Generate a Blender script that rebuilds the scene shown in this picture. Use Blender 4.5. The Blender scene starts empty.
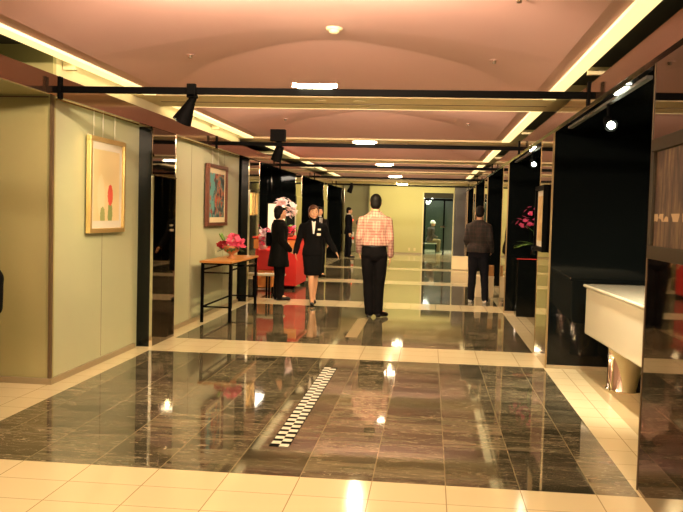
import bpy, bmesh, math, random
from mathutils import Vector, Matrix, noise
random.seed(7)
SC = bpy.context.scene
COL = SC.collection
# ------------------------------------------------------------------ camera
F, YAW, PITCH, ROLL = 840.0, -0.1041, -0.0499, 0.0268
def cam_axes():
    cy, sy = math.cos(YAW), math.sin(YAW); cp, sp = math.cos(PITCH), math.sin(PITCH)
    f = Vector((sy*cp, cy*cp, sp)); r = Vector((cy, -sy, 0)); u = r.cross(f)
    c, s = math.cos(ROLL), math.sin(ROLL)
    return c*r+s*u, -s*r+c*u, f
r_, u_, f_ = cam_axes()
cd = bpy.data.cameras.new('camera'); cam = bpy.data.objects.new('camera', cd); COL.objects.link(cam)
cd.sensor_fit = 'HORIZONTAL'; cd.sensor_width = 36; cd.lens = F/683*36; cd.clip_end = 200; cd.clip_start = .05
m = Matrix.Identity(4)
for i in range(3):
    m[i][0] = r_[i]; m[i][1] = u_[i]; m[i][2] = -f_[i]
m[2][3] = 1.5
cam.matrix_world = m
SC.camera = cam
# ------------------------------------------------------------------ world, exposure
w = bpy.data.worlds.new('world'); SC.world = w; w.use_nodes = True
w.node_tree.nodes['Background'].inputs[0].default_value = (1, .75, .45, 1)
w.node_tree.nodes['Background'].inputs[1].default_value = 0.02
SC.view_settings.view_transform = 'Standard'; SC.view_settings.look = 'None'
SC.view_settings.exposure = 0.90; SC.view_settings.gamma = 1; SC.view_settings.use_curve_mapping = False
WARM = (1.0, .80, .39)
def light(kind, name, loc, power, target=None, color=WARM, **kw):
    l = bpy.data.lights.new(name, kind); l.energy = power; l.color = color
    for k, v in kw.items(): setattr(l, k, v)
    o = bpy.data.objects.new(name, l); COL.objects.link(o); o.location = loc
    if target is not None:
        o.rotation_euler = (Vector(target)-Vector(loc)).to_track_quat('-Z', 'Y').to_euler()
    return o
P = 4.87                       # bay length
BEAM = [4.20 + P*i for i in range(-2, 6)]      # centres of the cross beams (columns stand here)
BARS = [6.40 + P*i for i in range(-2, 5)]      # black lighting bars
P_UP, P_BAR, P_DN = 88, 80, 26
for i, y in enumerate(BEAM[:-1]):
    light('AREA', 'beam_uplight', (-.9, y+.53, 2.70), P_UP, (-.9, y+1.3, 2.98), (1, .74, .50), shape='RECTANGLE', size=1.3, size_y=.05)
for y in BARS:
    light('SPOT', 'bar_lamp_light', (-.9, y-.07, 2.37), P_BAR, (-.9, y-.07, 0), WARM, spot_size=math.radians(165), spot_blend=.5, shadow_soft_size=.035)
for y in BEAM:
    for dx in (-.35, .35):
        light('SPOT', 'downlight_beam', (-.9+dx, y, 2.66), P_DN, (-.9+dx, y, 0), WARM, spot_size=math.radians(110), spot_blend=.8, shadow_soft_size=.04)
light('SPOT', 'picture_spot_light', (-1.98, 6.36, 2.19), 60, (-3.1, 7.9, 1.5), WARM, spot_size=math.radians(75), spot_blend=.9, shadow_soft_size=.04)
light('SPOT', 'picture_spot_light', (-2.07, 11.26, 2.27), 60, (-3.1, 12.1, 1.5), WARM, spot_size=math.radians(85), spot_blend=.9, shadow_soft_size=.04)
light('SPOT', 'niche_spot_light', (1.33, 6.20, 2.12), 170, (1.75, 7.1, .9), (1, .86, .6), spot_size=math.radians(95), spot_blend=.8, shadow_soft_size=.04)
light('SPOT', 'niche_spot_light', (1.33, 10.95, 2.12), 14, (1.8, 12.6, .9), (1, .86, .6), spot_size=math.radians(95), spot_blend=.8, shadow_soft_size=.04)
light('AREA', 'shop_light', (-3.9, 16.6, 2.3), 60, (-3.6, 16.6, 0), (1, .85, .66), size=1.4)
light('AREA', 'end_wall_wash', (-.7, 31.3, 2.62), 42, (-.7, 32.9, 1.0), (1, .82, .40), shape='RECTANGLE', size=3.0, size_y=.3)
light('AREA', 'left_recess_light', (-4.3, 5.0, 2.38), 3, (-4.3, 5.6, 0), (1, .78, .38), size=.8)
light('AREA', 'far_room_light', (.3, 35.8, 2.7), 90, (.3, 35.8, 0), (.95, 1, .8), size=1.2)
for q in range(1, 7):
    light('AREA', 'cove_back_light', (-3.035, BEAM[q]+P/2, 2.705), 1.6, (-3.15, BEAM[q]+P/2, 2.64), WARM, shape='RECTANGLE', size=3.9, size_y=.02)

# ------------------------------------------------------------------ materials
def mat(name, col, rough=.5, metal=0, spec=.5, coat=0, emis=None, estr=0, alpha=1, trans=0, ior=1.5, aniso=0):
    m = bpy.data.materials.new(name); m.use_nodes = True
    b = m.node_tree.nodes['Principled BSDF']; I = b.inputs
    I['Base Color'].default_value = (*col, 1); I['Roughness'].default_value = rough; I['Metallic'].default_value = metal
    I['Specular IOR Level'].default_value = spec; I['Coat Weight'].default_value = coat; I['Coat Roughness'].default_value = .03
    I['IOR'].default_value = ior; I['Transmission Weight'].default_value = trans
    if emis: I['Emission Color'].default_value = (*emis, 1); I['Emission Strength'].default_value = estr
    return m
class N:
    def __init__(s, m): s.m = m; s.t = m.node_tree; s.b = s.t.nodes['Principled BSDF']
    def n(s, typ, **kw):
        o = s.t.nodes.new(typ)
        for k, v in kw.items(): setattr(o, k, v)
        return o
    def l(s, a, b): s.t.links.new(a, b)
    def math(s, op, a, b=None, c=None):
        o = s.n('ShaderNodeMath', operation=op)
        for i, v in enumerate((a, b, c)):
            if v is None: continue
            if isinstance(v, (int, float)): o.inputs[i].default_value = v
            else: s.l(v, o.inputs[i])
        return o.outputs[0]
    def mix(s, f, a, b):
        o = s.n('ShaderNodeMix', data_type='RGBA')
        for k, v in ((0, f), (6, a), (7, b)):
            if isinstance(v, (int, float)): o.inputs[k].default_value = v
            elif isinstance(v, tuple): o.inputs[k].default_value = (*v, 1)
            else: s.l(v, o.inputs[k])
        return o.outputs[2]
    def ramp(s, f, *stops):
        o = s.n('ShaderNodeValToRGB'); e = o.color_ramp.elements
        while len(e) < len(stops): e.new(.5)
        for k, (p, c) in zip(e, stops): k.position = p; k.color = (*c, 1) if len(c) == 3 else c
        s.l(f, o.inputs[0]); return o.outputs[0]
    def noise(s, vec, scale, detail=3, rough=.5, dist=0):
        o = s.n('ShaderNodeTexNoise'); o.inputs['Scale'].default_value = scale; o.inputs['Detail'].default_value = detail
        o.inputs['Roughness'].default_value = rough; o.inputs['Distortion'].default_value = dist
        s.l(vec, o.inputs['Vector']); return o.outputs[0]
    def pos(s):
        g = s.n('ShaderNodeNewGeometry'); x = s.n('ShaderNodeSeparateXYZ'); s.l(g.outputs['Position'], x.inputs[0]); return g.outputs['Position'], x.outputs
    def obj(s):
        g = s.n('ShaderNodeTexCoord'); x = s.n('ShaderNodeSeparateXYZ'); s.l(g.outputs['Object'], x.inputs[0]); return g.outputs['Object'], x.outputs
    def comb(s, x, y, z):
        o = s.n('ShaderNodeCombineXYZ')
        for i, v in enumerate((x, y, z)):
            if isinstance(v, (int, float)): o.inputs[i].default_value = v
            else: s.l(v, o.inputs[i])
        return o.outputs[0]
    def joint(s, c, off, size, half):     # 1 on the joint lines
        t = s.math('DIVIDE', s.math('SUBTRACT', c, off), size)
        d = s.math('ABSOLUTE', s.math('SUBTRACT', s.math('FRACT', t), .5))
        return s.math('GREATER_THAN', d, .5-half/size), s.math('FLOOR', t)

TX0, TW = .1306, .4111
def tile_mat(name, col, jcol, rough, ysize, yoff, jw=.003):
    m = mat(name, col, rough, spec=.4); k = N(m); p, x = k.pos()
    j1, i1 = k.joint(x[0], TX0, TW, jw); j2, i2 = k.joint(x[1], yoff, ysize, jw)
    wn = k.n('ShaderNodeTexWhiteNoise', noise_dimensions='2D'); k.l(k.comb(i1, i2, 0), wn.inputs['Vector'])
    c = k.mix(k.math('MULTIPLY', wn.outputs[0], .5), col, tuple(v*.9 for v in col))
    c = k.mix(k.math('MAXIMUM', j1, j2), c, jcol)
    k.l(c, k.b.inputs['Base Color']); return m
M = {}
M['white_tile'] = tile_mat('white_tile', (.80, .70, .47), (.38, .30, .18), .10, .31, 4.665)
M['beige_tile'] = tile_mat('beige_tile', (.55, .44, .26), (.35, .27, .16), .12, .62, 4.665)
def marble():
    m = mat('dark_marble', (.05, .05, .04), .045, spec=.5); k = N(m); p, x = k.pos()
    j1, i1 = k.joint(x[0], TX0, TW, .003); j2, i2 = k.joint(x[1], 4.665, .80, .0025)
    wn = k.n('ShaderNodeTexWhiteNoise', noise_dimensions='2D'); k.l(k.comb(i1, i2, 0), wn.inputs['Vector'])
    v = k.comb(k.math('ADD', k.math('MULTIPLY', x[0], 1.1), k.math('MULTIPLY', wn.outputs[0], 37)), k.math('MULTIPLY', x[1], 5.0), k.math('MULTIPLY', wn.outputs[0], 9))
    a = k.noise(v, 1.3, 6, .62, .7)
    c = k.ramp(a, (.30, (.04, .036, .024)), (.46, (.12, .10, .062)), (.58, (.24, .20, .13)), (.72, (.11, .095, .065)))
    b = k.noise(v, 2.6, 3, .5, 1.6)
    vein = k.math('LESS_THAN', k.math('ABSOLUTE', k.math('SUBTRACT', b, .5)), .010)
    vm = k.math('MULTIPLY', vein, k.math('GREATER_THAN', a, .43))
    c = k.mix(vm, c, (.42, .36, .25))
    c = k.mix(k.math('MULTIPLY', wn.outputs[0], .65), c, (.03, .028, .02))
    c = k.mix(k.math('MAXIMUM', j1, k.math('MULTIPLY', j2, .5)), c, (.28, .23, .14))
    k.l(c, k.b.inputs['Base Color']); return m
M['marble'] = marble()
def plaster(name, c1, c2, scale=1.5, rough=.75, **kw):
    m = mat(name, c1, rough, **kw); k = N(m); p, x = k.pos()
    k.l(k.mix(k.noise(p, scale, 4), c1, c2), k.b.inputs['Base Color']); return m
M['pink'] = plaster('pink_plaster', (.57, .355, .32), (.53, .325, .29))
M['cream'] = plaster('cream_paint', (.76, .67, .43), (.72, .63, .39))
M['yellow'] = plaster('yellow_green_wall', (.56, .54, .27), (.52, .50, .25))
M['greenwall'] = plaster('pale_green_panel', (.50, .53, .34), (.46, .49, .32), 3, .35)
M['olive'] = plaster('olive_panel', (.40, .37, .17), (.36, .33, .15), 3, .4)
M['endgreen'] = plaster('grey_green_wall', (.34, .34, .20), (.31, .31, .19))
M['black'] = mat('black_metal', (.0015, .0015, .0015), .6, spec=.03)
M['blackglass'] = mat('black_glass', (.003, .004, .004), .05, spec=.28)
M['mirror'] = mat('bronze_mirror', (.36, .30, .19), .03, metal=1)
M['darkmirror'] = mat('smoked_mirror', (.13, .09, .06), .03, metal=1)
M['fascia'] = mat('bronze_fascia', (.30, .17, .11), .10, metal=.9)
M['chrome'] = mat('chrome', (.85, .80, .68), .06, metal=1)
M['gold'] = mat('gold_frame', (.75, .55, .22), .3, metal=.7)
M['dullgold'] = mat('dull_gold_trim', (.32, .22, .10), .35, metal=.7)
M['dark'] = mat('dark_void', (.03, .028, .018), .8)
M['base'] = mat('brown_skirting', (.30, .24, .14), .35)
M['browntrim'] = mat('brown_trim', (.12, .075, .035), .4)
M['strip'] = mat('cove_diffuser', (.9, .85, .7), .5, emis=(1, .76, .33), estr=.72)
M['lamp'] = mat('lit_lamp', (1, 1, 1), .5, emis=(1, .86, .55), estr=22)
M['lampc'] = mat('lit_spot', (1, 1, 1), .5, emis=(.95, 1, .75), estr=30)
M['lampd'] = mat('dim_downlight', (1, 1, 1), .5, emis=(1, .82, .62), estr=.7)
M['counter'] = mat('white_lacquer', (.78, .72, .56), .14, coat=.5)
def wood(name, c1, c2, sc=6, rough=.35):
    m = mat(name, c1, rough); k = N(m); p, x = k.obj()
    v = k.comb(k.math('MULTIPLY', x[0], sc*2), k.math('MULTIPLY', x[1], sc*.3), k.math('MULTIPLY', x[2], sc*2))
    k.l(k.mix(k.noise(v, 2, 4, .6, .5), c1, c2), k.b.inputs['Base Color']); return m
M['tabletop'] = wood('orange_wood', (.56, .24, .06), (.46, .18, .04))
M['brownwood'] = wood('dark_wood', (.16, .06, .025), (.10, .04, .015))
M['pillarwood'] = wood('end_pillar_brown', (.022, .016, .008), (.015, .012, .006))
def simple(n, c, r=.7, **k): M[n] = mat(n, c, r, **k)
simple('skin', (.66, .36, .20), .5); simple('skin_dark', (.55, .30, .17), .5); simple('hair', (.004, .003, .0025), .6, spec=.15); simple('hair_brown', (.09, .030, .014), .55, spec=.2)
simple('suit', (.004, .004, .0045), .9, spec=.1); simple('coat', (.004, .004, .0035), .9, spec=.1); simple('trouser', (.004, .0035, .004), .9, spec=.1); simple('navy', (.006, .006, .009), .9, spec=.1)
simple('shoe', (.005, .004, .004), .35, spec=.3); simple('whitecloth', (.75, .72, .65), .7); simple('stock', (.58, .32, .17), .5)
simple('red_cloth', (.62, .02, .015), .6); simple('red_light', (.8, .05, .02), .6); simple('paper', (.85, .82, .74), .7)
simple('leaf', (.03, .09, .02), .4); simple('leafl', (.16, .30, .05), .4); simple('pinkp', (.80, .10, .20), .5); simple('redp', (.40, .015, .03), .5); simple('whitep', (.80, .66, .64), .5)
simple('magenta', (.55, .06, .16), .5); simple('terracotta', (.40, .14, .05), .4); simple('cardboard', (.42, .22, .07), .8); simple('creambox', (.72, .62, .40), .7)
simple('grey', (.07, .07, .065), .5); simple('greycoat', (.14, .10, .085), .85); simple('khaki', (.34, .25, .14), .8); simple('sneaker', (.5, .48, .42), .6)
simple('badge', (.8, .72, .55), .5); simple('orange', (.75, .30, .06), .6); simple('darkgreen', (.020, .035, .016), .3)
M['glow'] = mat('lit_panel', (.5, .42, .26), .5, emis=(1, .84, .45), estr=.36)
M['reflection_glow'] = mat('green_reflection_glow', (.3, .8, .5), .5, emis=(.45, 1, .55), estr=.55)  # pale green reflection given its own glow
M['redlamp'] = mat('red_indicator', (1, .1, .05), .5, emis=(1, .10, .04), estr=3)
M['glass'] = mat('door_glass', (.85, .95, .85), .02, trans=1, ior=1.1)
def plaid(name, base, line, pitch, half, line2=None):
    m = mat(name, base, .8); k = N(m); p, x = k.obj()
    a, _ = k.joint(x[0], 0, pitch, half); b, _ = k.joint(x[2], 0, pitch, half); c, _ = k.joint(x[1], 0, pitch, half)
    f = k.math('MULTIPLY', k.math('ADD', k.math('MAXIMUM', a, c), b), .5)
    k.l(k.mix(f, base, line), k.b.inputs['Base Color']); return m
M['check_shirt'] = plaid('pink_check_fabric', (.44, .29, .225), (.25, .09, .075), .040, .006)
M['plaid_shirt'] = plaid('dark_plaid_fabric', (.008, .006, .005), (.032, .015, .011), .07, .007)

# ------------------------------------------------------------------ mesh helpers
def box(bm, x0, x1, y0, y1, z0, z1, mi=0):
    v = [bm.verts.new((x, y, z)) for x in (x0, x1) for y in (y0, y1) for z in (z0, z1)]
    fs = []
    for q in ((0, 1, 3, 2), (4, 6, 7, 5), (0, 4, 5, 1), (2, 3, 7, 6), (0, 2, 6, 4), (1, 5, 7, 3)):
        f = bm.faces.new([v[i] for i in q]); f.material_index = mi; fs.append(f)
    return fs
def tube(bm, a, b, ra, rb=None, n=12, cap=True):
    a, b = Vector(a), Vector(b); rb = ra if rb is None else rb
    d = (b-a); L = d.length
    q = d.to_track_quat('Z', 'Y').to_matrix().to_4x4()
    bmesh.ops.create_cone(bm, cap_ends=cap, cap_tris=False, segments=n, radius1=ra, radius2=rb, depth=L, matrix=Matrix.Translation((a+b)/2) @ q)
def ball(bm, c, r, sx=1, sy=1, sz=1, sub=2, rot=None):
    mt = Matrix.Translation(c) @ (rot.to_4x4() if rot else Matrix.Identity(4)) @ Matrix.Diagonal((r*sx, r*sy, r*sz, 1))
    bmesh.ops.create_icosphere(bm, subdivisions=sub, radius=1, matrix=mt)
def lathe(bm, prof, n=24, c=(0, 0, 0)):
    rings = []
    for r, z in prof:
        rings.append([bm.verts.new((c[0]+r*math.cos(2*math.pi*i/n), c[1]+r*math.sin(2*math.pi*i/n), c[2]+z)) for i in range(n)])
    for a, b in zip(rings, rings[1:]):
        for i in range(n): bm.faces.new((a[i], a[(i+1) % n], b[(i+1) % n], b[i]))
    bm.faces.new(rings[0][::-1]); bm.faces.new(rings[-1])
def loft(bm, secs, n=24, power=2.3):      # (z, half width, half depth, cx, cy)
    rings = []
    for s in secs:
        z, a, b = s[:3]; cx = s[3] if len(s) > 3 else 0; cy = s[4] if len(s) > 4 else 0
        rg = []
        for i in range(n):
            t = 2*math.pi*i/n; c, q = math.cos(t), math.sin(t)
            rg.append(bm.verts.new((cx+a*math.copysign(abs(c)**(2/power), c), cy+b*math.copysign(abs(q)**(2/power), q), z)))
        rings.append(rg)
    for a, b in zip(rings, rings[1:]):
        for i in range(n): bm.faces.new((a[i], a[(i+1) % n], b[(i+1) % n], b[i]))
    bm.faces.new(rings[0][::-1]); bm.faces.new(rings[-1])
def link(name, bm, mats, parent=None, smooth=False, bevel=0, loc=(0, 0, 0)):
    bmesh.ops.recalc_face_normals(bm, faces=bm.faces)
    me = bpy.data.meshes.new(name); bm.to_mesh(me); bm.free()
    for mm in (mats if isinstance(mats, (list, tuple)) else [mats]): me.materials.append(M[mm] if isinstance(mm, str) else mm)
    if smooth:
        for p in me.polygons: p.use_smooth = True
    o = bpy.data.objects.new(name, me); COL.objects.link(o); o.location = loc
    if parent: o.parent = parent
    if bevel:
        b = o.modifiers.new('bevel', 'BEVEL'); b.width = bevel; b.segments = 2; b.limit_method = 'ANGLE'
    return o
def tag(o, label, cat, group=None, kind=None):
    o['label'] = label; o['category'] = cat
    if group: o['group'] = group
    if kind: o['kind'] = kind
    return o
def thing(name, label, cat, loc=(0, 0, 0), rz=0, group=None):
    o = bpy.data.objects.new(name, None); COL.objects.link(o); o.location = loc; o.rotation_euler = (0, 0, rz); o.empty_display_size = .1
    return tag(o, label, cat, group)
def struct(name, bm, mats, label=None, cat=None, **kw):
    o = link(name, bm, mats, **kw); o['kind'] = 'structure'
    if label: o['label'] = label
    if cat: o['category'] = cat
    return o
def B(*a):
    bm = bmesh.new()
    if a: box(bm, *a)
    return bm
def copy_tree(o, parent=None):
    c = o.copy(); COL.objects.link(c); c.parent = parent
    for ch in list(o.children): copy_tree(ch, c)
    return c

Y0, YE = -6.2, 33.0
XL, XR = -3.0, 1.20           # column faces towards the hall
WL = -3.15                    # green wall on the left
# ------------------------------------------------------------------ floor
bm = bmesh.new()
bands = [(y-.465, y+.465) for y in BEAM]
def quad(bm, x0, x1, y0, y1, mi, z=0):
    f = bm.faces.new([bm.verts.new(c) for c in ((x0, y0, z), (x1, y0, z), (x1, y1, z), (x0, y1, z))]); f.material_index = mi
ys = [Y0]
for a, b in bands: ys += [a, b]
ys += [YE+6]
for i in range(len(ys)-1):
    y0, y1 = ys[i], ys[i+1]
    dark = i % 2 == 0 and i < len(ys)-2
    quad(bm, -2.93, 1.185, y0, y1, 1 if dark else 0)
quad(bm, -7, -2.93, Y0, 14.5, 0); quad(bm, -7, -2.93, 14.5, YE+6, 0)
quad(bm, 1.185, 1.50, Y0, YE+6, 0); quad(bm, 1.50, 4.2, Y0, YE+6, 2)
struct('floor', bm, ['white_tile', 'marble', 'beige_tile'], 'polished floor of dark marble fields framed by cream tile bands', 'floor')
# pale inlay strips down the middle
bm = bmesh.new(); rows = 46; L = 2.82; d = L/rows
box(bm, -.985, -.855, 5.25, 5.25+L, .0005, .002, 0)
for i in range(rows):
    x0 = -.98 if i % 2 else -.92
    box(bm, x0, x0+.06, 5.25+i*d, 5.25+(i+1)*d, .001, .004, 1)
tag(link('floor_inlay', bm, ['black', 'whitecloth']), 'cream and black chequered strip laid in the dark marble floor, nearest the camera', 'floor inlay')
tag(link('floor_inlay', B(-.99, -.84, 10.15, 12.1, .0005, .003), mat('pale_stone', (.42, .33, .20), .12)), 'plain pale stone strip in the dark floor ahead of the man in pink checks', 'floor inlay')

# ------------------------------------------------------------------ ceiling
H = .25; Z0 = 2.715
def tri(p, a, b, c):
    (x, y), (x1, y1, h1), (x2, y2, h2), (x3, y3, h3) = p, a, b, c
    D = (y2-y3)*(x1-x3)+(x3-x2)*(y1-y3)
    l1 = ((y2-y3)*(x-x3)+(x3-x2)*(y-y3))/D; l2 = ((y3-y1)*(x-x3)+(x1-x3)*(y-y3))/D; l3 = 1-l1-l2
    return min(l1, l2, l3), l1*h1+l2*h2+l3*h3
def vh(u, v):
    hip = (1-v)/.75 if v > 0 else (1+v)/.08
    return max(0, min(vh0(u, v), hip))
def vh0(u, v):
    u, v = abs(u), abs(v)
    Cc, Mm, K, Bb, T = (0, 0, 1), (1, 0, 0), (1, 1, 0), (.34, 1, .80), (0, 1, .84)
    best = max((tri((u, v), *t) for t in ((Cc, Mm, Bb), (Cc, Bb, T), (Mm, K, Bb))), key=lambda q: q[0])
    t = max(0, min(1, best[1]))
    return 1-(1-t)**1.6
XC, XW = -.90, 1.86
bm = bmesh.new()
for k in range(len(BEAM)-1):
    y0, y1 = BEAM[k]+.46, BEAM[k+1]-.46
    nu, nv = 110, 110
    g = [[bm.verts.new((XC+XW*(2*i/nu-1), y0+(y1-y0)*j/nv, Z0+H*vh(2*i/nu-1, 2*j/nv-1))) for i in range(nu+1)] for j in range(nv+1)]
    for j in range(nv):
        for i in range(nu):
                f = bm.faces.new((g[j][i], g[j][i+1], g[j+1][i+1], g[j+1][i])); f.smooth = True
    for s in (-1, 1):
        xa, xb = XC+s*XW, XC+s*(XW+.14)
        box(bm, min(xa, xb), max(xa, xb), y0, y1, Z0, Z0+.03)
struct('ceiling', bm, 'pink', 'salmon pink faceted vaulted ceiling of repeated bays', 'ceiling')
# crossbeams between bays
for k, y in enumerate(BEAM):
    bm = bmesh.new()
    box(bm, -3.6, 1.75, y-.46, y+.46, 2.69, 3.12)
    box(bm, -3.0, 1.18, y+.02, y+.05, 2.686, 2.692, 1)
    struct('trim_%d' % (k+1), bm, ['cream', 'browntrim'], 'cream ceiling crossbeam number %d between the pink ceiling bays' % (k+1), 'ceiling beam')
for k, y in enumerate(BEAM[1:-1]):
    tag(link('cove_light', B(-2.88, 1.06, y+.47, y+.51, 2.69, 2.715), 'strip'), 'thin glowing cross cove line, %s' % ['behind the camera', 'at the top of the picture', 'just beyond the nearest lighting bar', 'beyond the second bar', 'beyond the third bar', 'beyond the fourth bar'][k], 'cove light')
# lid above everything
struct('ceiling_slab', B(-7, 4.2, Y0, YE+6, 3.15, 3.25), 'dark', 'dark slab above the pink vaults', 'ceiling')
# light coves
n = 8
for s, side in ((-1, 'left'), (1, 'right')):
    for k in range(len(BEAM)-1):
        if k < 1: continue
        y0, y1 = BEAM[k]+.46, BEAM[k+1]-.46
        xa, xb = (1.08, 1.20) if s > 0 else (-3.02, -2.90)
        bm = B(xa, xb, y0, y1, 2.69, 2.72)
        o = link('cove_light', bm, 'strip')
        ordn = ['', 'nearest', 'second nearest', 'third nearest', 'fourth nearest', 'fifth nearest', 'farthest'][k]
        tag(o, 'glowing cove light strip on the %s ceiling edge, %s' % (side, ordn + ' from the camera' if k > 1 else 'nearest the camera'), 'cove light', 'cove light strips along the ceiling')
    # fascia
    if s > 0: bm = B(1.18, 1.205, Y0, 28.9, 2.39, 2.54)
    else: bm = B(-3.02, -2.99, Y0, 28.9, 2.38, 2.54)
    struct('trim_fascia_'+side, bm, 'fascia', 'brown reflective fascia board under the %s side of the ceiling' % side, 'fascia')
    # mid bay braces in the slot
    for k in range(1, len(BEAM)-1):
        y = (BEAM[k]+BEAM[k+1])/2+.3
        bm = B(1.21, 1.62, y-.03, y+.03, 2.66, 2.72) if s > 0 else B(-3.6 if k > 3 else -3.14, -3.03, y-.03, y+.03, 2.66, 2.72)
        struct('trim_brace_'+side, bm, 'cream', 'small cream brace in the slot above the %s fascia' % side, 'brace')
# slot backs
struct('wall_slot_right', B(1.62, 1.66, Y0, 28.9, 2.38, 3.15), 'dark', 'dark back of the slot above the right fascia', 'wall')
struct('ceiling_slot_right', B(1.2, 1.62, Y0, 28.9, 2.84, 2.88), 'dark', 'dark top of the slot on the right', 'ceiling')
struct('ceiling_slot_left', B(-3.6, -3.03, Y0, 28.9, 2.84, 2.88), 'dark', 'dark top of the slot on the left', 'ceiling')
# niche ceilings
struct('ceiling_niche_right', B(1.205, 4.2, Y0, YE, 2.37, 2.41), 'blackglass', 'glossy black ceiling of the right niches', 'ceiling')
bm = B(-7, -3.16, Y0, 6.70, 2.42, 2.46)
struct('ceiling_recess_left', bm, 'olive', 'olive ceiling of the left recess', 'ceiling')
struct('ceiling_shop', B(-7, -3.0, 13.6, 28.9, 2.37, 2.41), 'blackglass', 'dark ceiling of the shop area on the left', 'ceiling')
# ------------------------------------------------------------------ walls
struct('wall_left_upper', B(-3.40, WL, 6.80, 13.6, 2.40, 3.1), 'cream', 'cream upper band of the left wall above the fascia', 'wall')
struct('wall_left', B(-3.40, WL, 6.80, 13.6, 0, 2.40), 'greenwall', 'pale green panelled left wall', 'wall')
bm = bmesh.new()
for y in (7.83, 10.84, 12.6): box(bm, WL-.001, WL+.0015, y-.003, y+.003, .06, 2.4)
struct('trim_wall_seams', bm, 'browntrim', 'thin vertical joints in the left wall panels', 'trim')
struct('wall_left_return', B(-7, -3.15, 6.74, 6.80, 0, 2.86), 'olive', 'olive wall turning away at the left edge', 'wall')
bm = B(-3.165, -3.145, 6.72, 6.765, 0, 2.42); box(bm, -7, -3.185, 6.73, 6.738, 2.40, 2.412)
struct('trim_corner', bm, 'browntrim', 'narrow brown corner trim of the left wall', 'trim')
bm = B(-3.15, -3.125, 6.76, 8.73, 0, .05); box(bm, -3.15, -3.125, 9.66, 13.6, 0, .05); box(bm, -7, -3.125, 6.71, 6.76, 0, .05)
struct('baseboard_left', bm, 'base', 'low brown skirting along the left wall', 'baseboard')
struct('wall_left_back', B(-7.1, -7, Y0, YE+6, 0, 3.2), 'dark', 'dark outer wall on the left', 'wall')
struct('wall_recess', B(-6.0, -5.9, Y0, 6.74, 0, 2.6), 'olive', 'olive side wall of the left recess', 'wall')
struct('wall_right', B(4.1, 4.2, Y0, YE+6, 0, 3.2), 'blackglass', 'black outer wall of the right niches', 'wall')
struct('wall_back', B(-7, 4.2, Y0-.1, Y0, 0, 3.2), 'olive', 'wall behind the camera', 'wall')
# picture rail on the left wall
bm = B(WL, -3.12, 6.78, 8.73, 2.385, 2.40); box(bm, WL, -3.12, 9.66, 13.6, 2.385, 2.40)
struct('trim_picture_rail', bm, 'chrome', 'thin metal picture rail at the top of the left wall', 'trim')
# columns and black fins
onames = ['rear', 'rear', 'nearest', 'second', 'third', 'fourth', 'fifth', 'sixth']
for k, y in enumerate(BEAM):
    a, b = y-.36 if k else y-.46, y+.46
    a = y-.46
    if k == 2: b = y+.60
    # right
    bm = B(XR+.012, 1.75, a, b, 0, 2.37); r = struct('column', bm, 'blackglass', '%s column of the right row, black glass with mirrored hall side' % onames[k].capitalize(), 'column')
    bm = B(XR, XR+.012, a+.01, b-.01, 0, 2.37)
    link('mirror_panel', bm, 'darkmirror' if k == 2 else 'mirror', r)
    bm = bmesh.new()
    for yy in (a+.005, b-.005): box(bm, XR-.004, XR+.014, yy-.006, yy+.006, 0, 2.37)
    link('edge_trim', bm, M['dullgold'] if k != 2 else 'browntrim', r)
    bm = B(1.75, 4.1, y-.46, y-.40, 0, 2.37)
    struct('wall_fin_right', bm, 'blackglass', 'black glass cross wall behind the %s right column' % onames[k], 'wall')
    bm = bmesh.new()
    box(bm, 1.21, 4.1, y-.475, y-.46, 0, .035)
    struct('baseboard_right', bm, 'base', 'low skirting at the foot of the %s black cross wall' % onames[k], 'baseboard')
    # left
    if k < 2: continue
    a, b = y-.24, y+.60
    bm = B(-3.6, XL-.012, a, b, 0, 2.38)
    l = struct('column', bm, 'blackglass', '%s column of the left row, black glass with mirrored hall side' % onames[k].capitalize(), 'column')
    if k == 2:
        l.location.x -= .0
    bm = B(XL-.012, XL, a+.01, b-.01, 1.87, 2.38); link('mirror_panel', bm, 'darkmirror' if k == 3 else 'mirror', l)
    bm = B(XL-.012, XL+.012, a+.02, b-.01, 0, 1.86); link('lower_panel', bm, 'darkmirror' if k in (3,) else 'mirror', l)
    bm = bmesh.new()
    box(bm, XL-.012, XL+.02, a+.005, a+.02, 0, 1.87); box(bm, XL-.012, XL+.02, a+.005, b-.005, 1.86, 1.872); box(bm, XL-.012, XL+.005, b-.010, b+.002, 0, 2.38)
    if k == 3:
        for yy in (a+.32, a+.60): box(bm, XL-.012, XL+.0135, yy-.003, yy+.003, 0, 1.86)
    link('edge_trim', bm, 'chrome', l)
    if k >= 5:
        struct('wall_fin_left', B(-7, -3.6, y-.24, y-.18, 0, 2.38), 'blackglass', 'black cross wall behind the %s left column' % onames[k], 'wall')
# ------------------------------------------------------------------ end of hall
struct('wall_end', (lambda bm: (box(bm, -2.42, -.30, YE, YE+.2, 0, 3.1), box(bm, -.30, .92, YE, YE+.2, 2.42, 3.1), bm)[2])(bmesh.new()), 'yellow', 'yellowish end wall with the doorway', 'wall')
struct('wall_end_right', B(.92, 4.2, YE-.0, YE+.2, 0, 3.1), 'pillarwood', 'dark end wall on the right', 'wall')
bm = bmesh.new(); box(bm, .90, 1.62, YE-.9, YE-.01, 0, 2.62)
struct('wall_end_pillar', bm, 'pillarwood', 'broad dark brown pillar beside the far doorway', 'pillar')
struct('wall_end_left', B(-7, -2.40, YE+.6, YE+.8, 0, 3.1), 'endgreen', 'grey green recessed wall at the far left', 'wall')
struct('wall_end_return', B(-2.44, -2.40, YE, YE+.6, 0, 3.1), 'endgreen', 'short return wall at the far left', 'wall')
struct('ceiling_end', B(-7, 4.2, 28.95, YE+.6, 2.66, 2.7), 'cream', 'flat cream ceiling before the end wall', 'ceiling')
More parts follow.
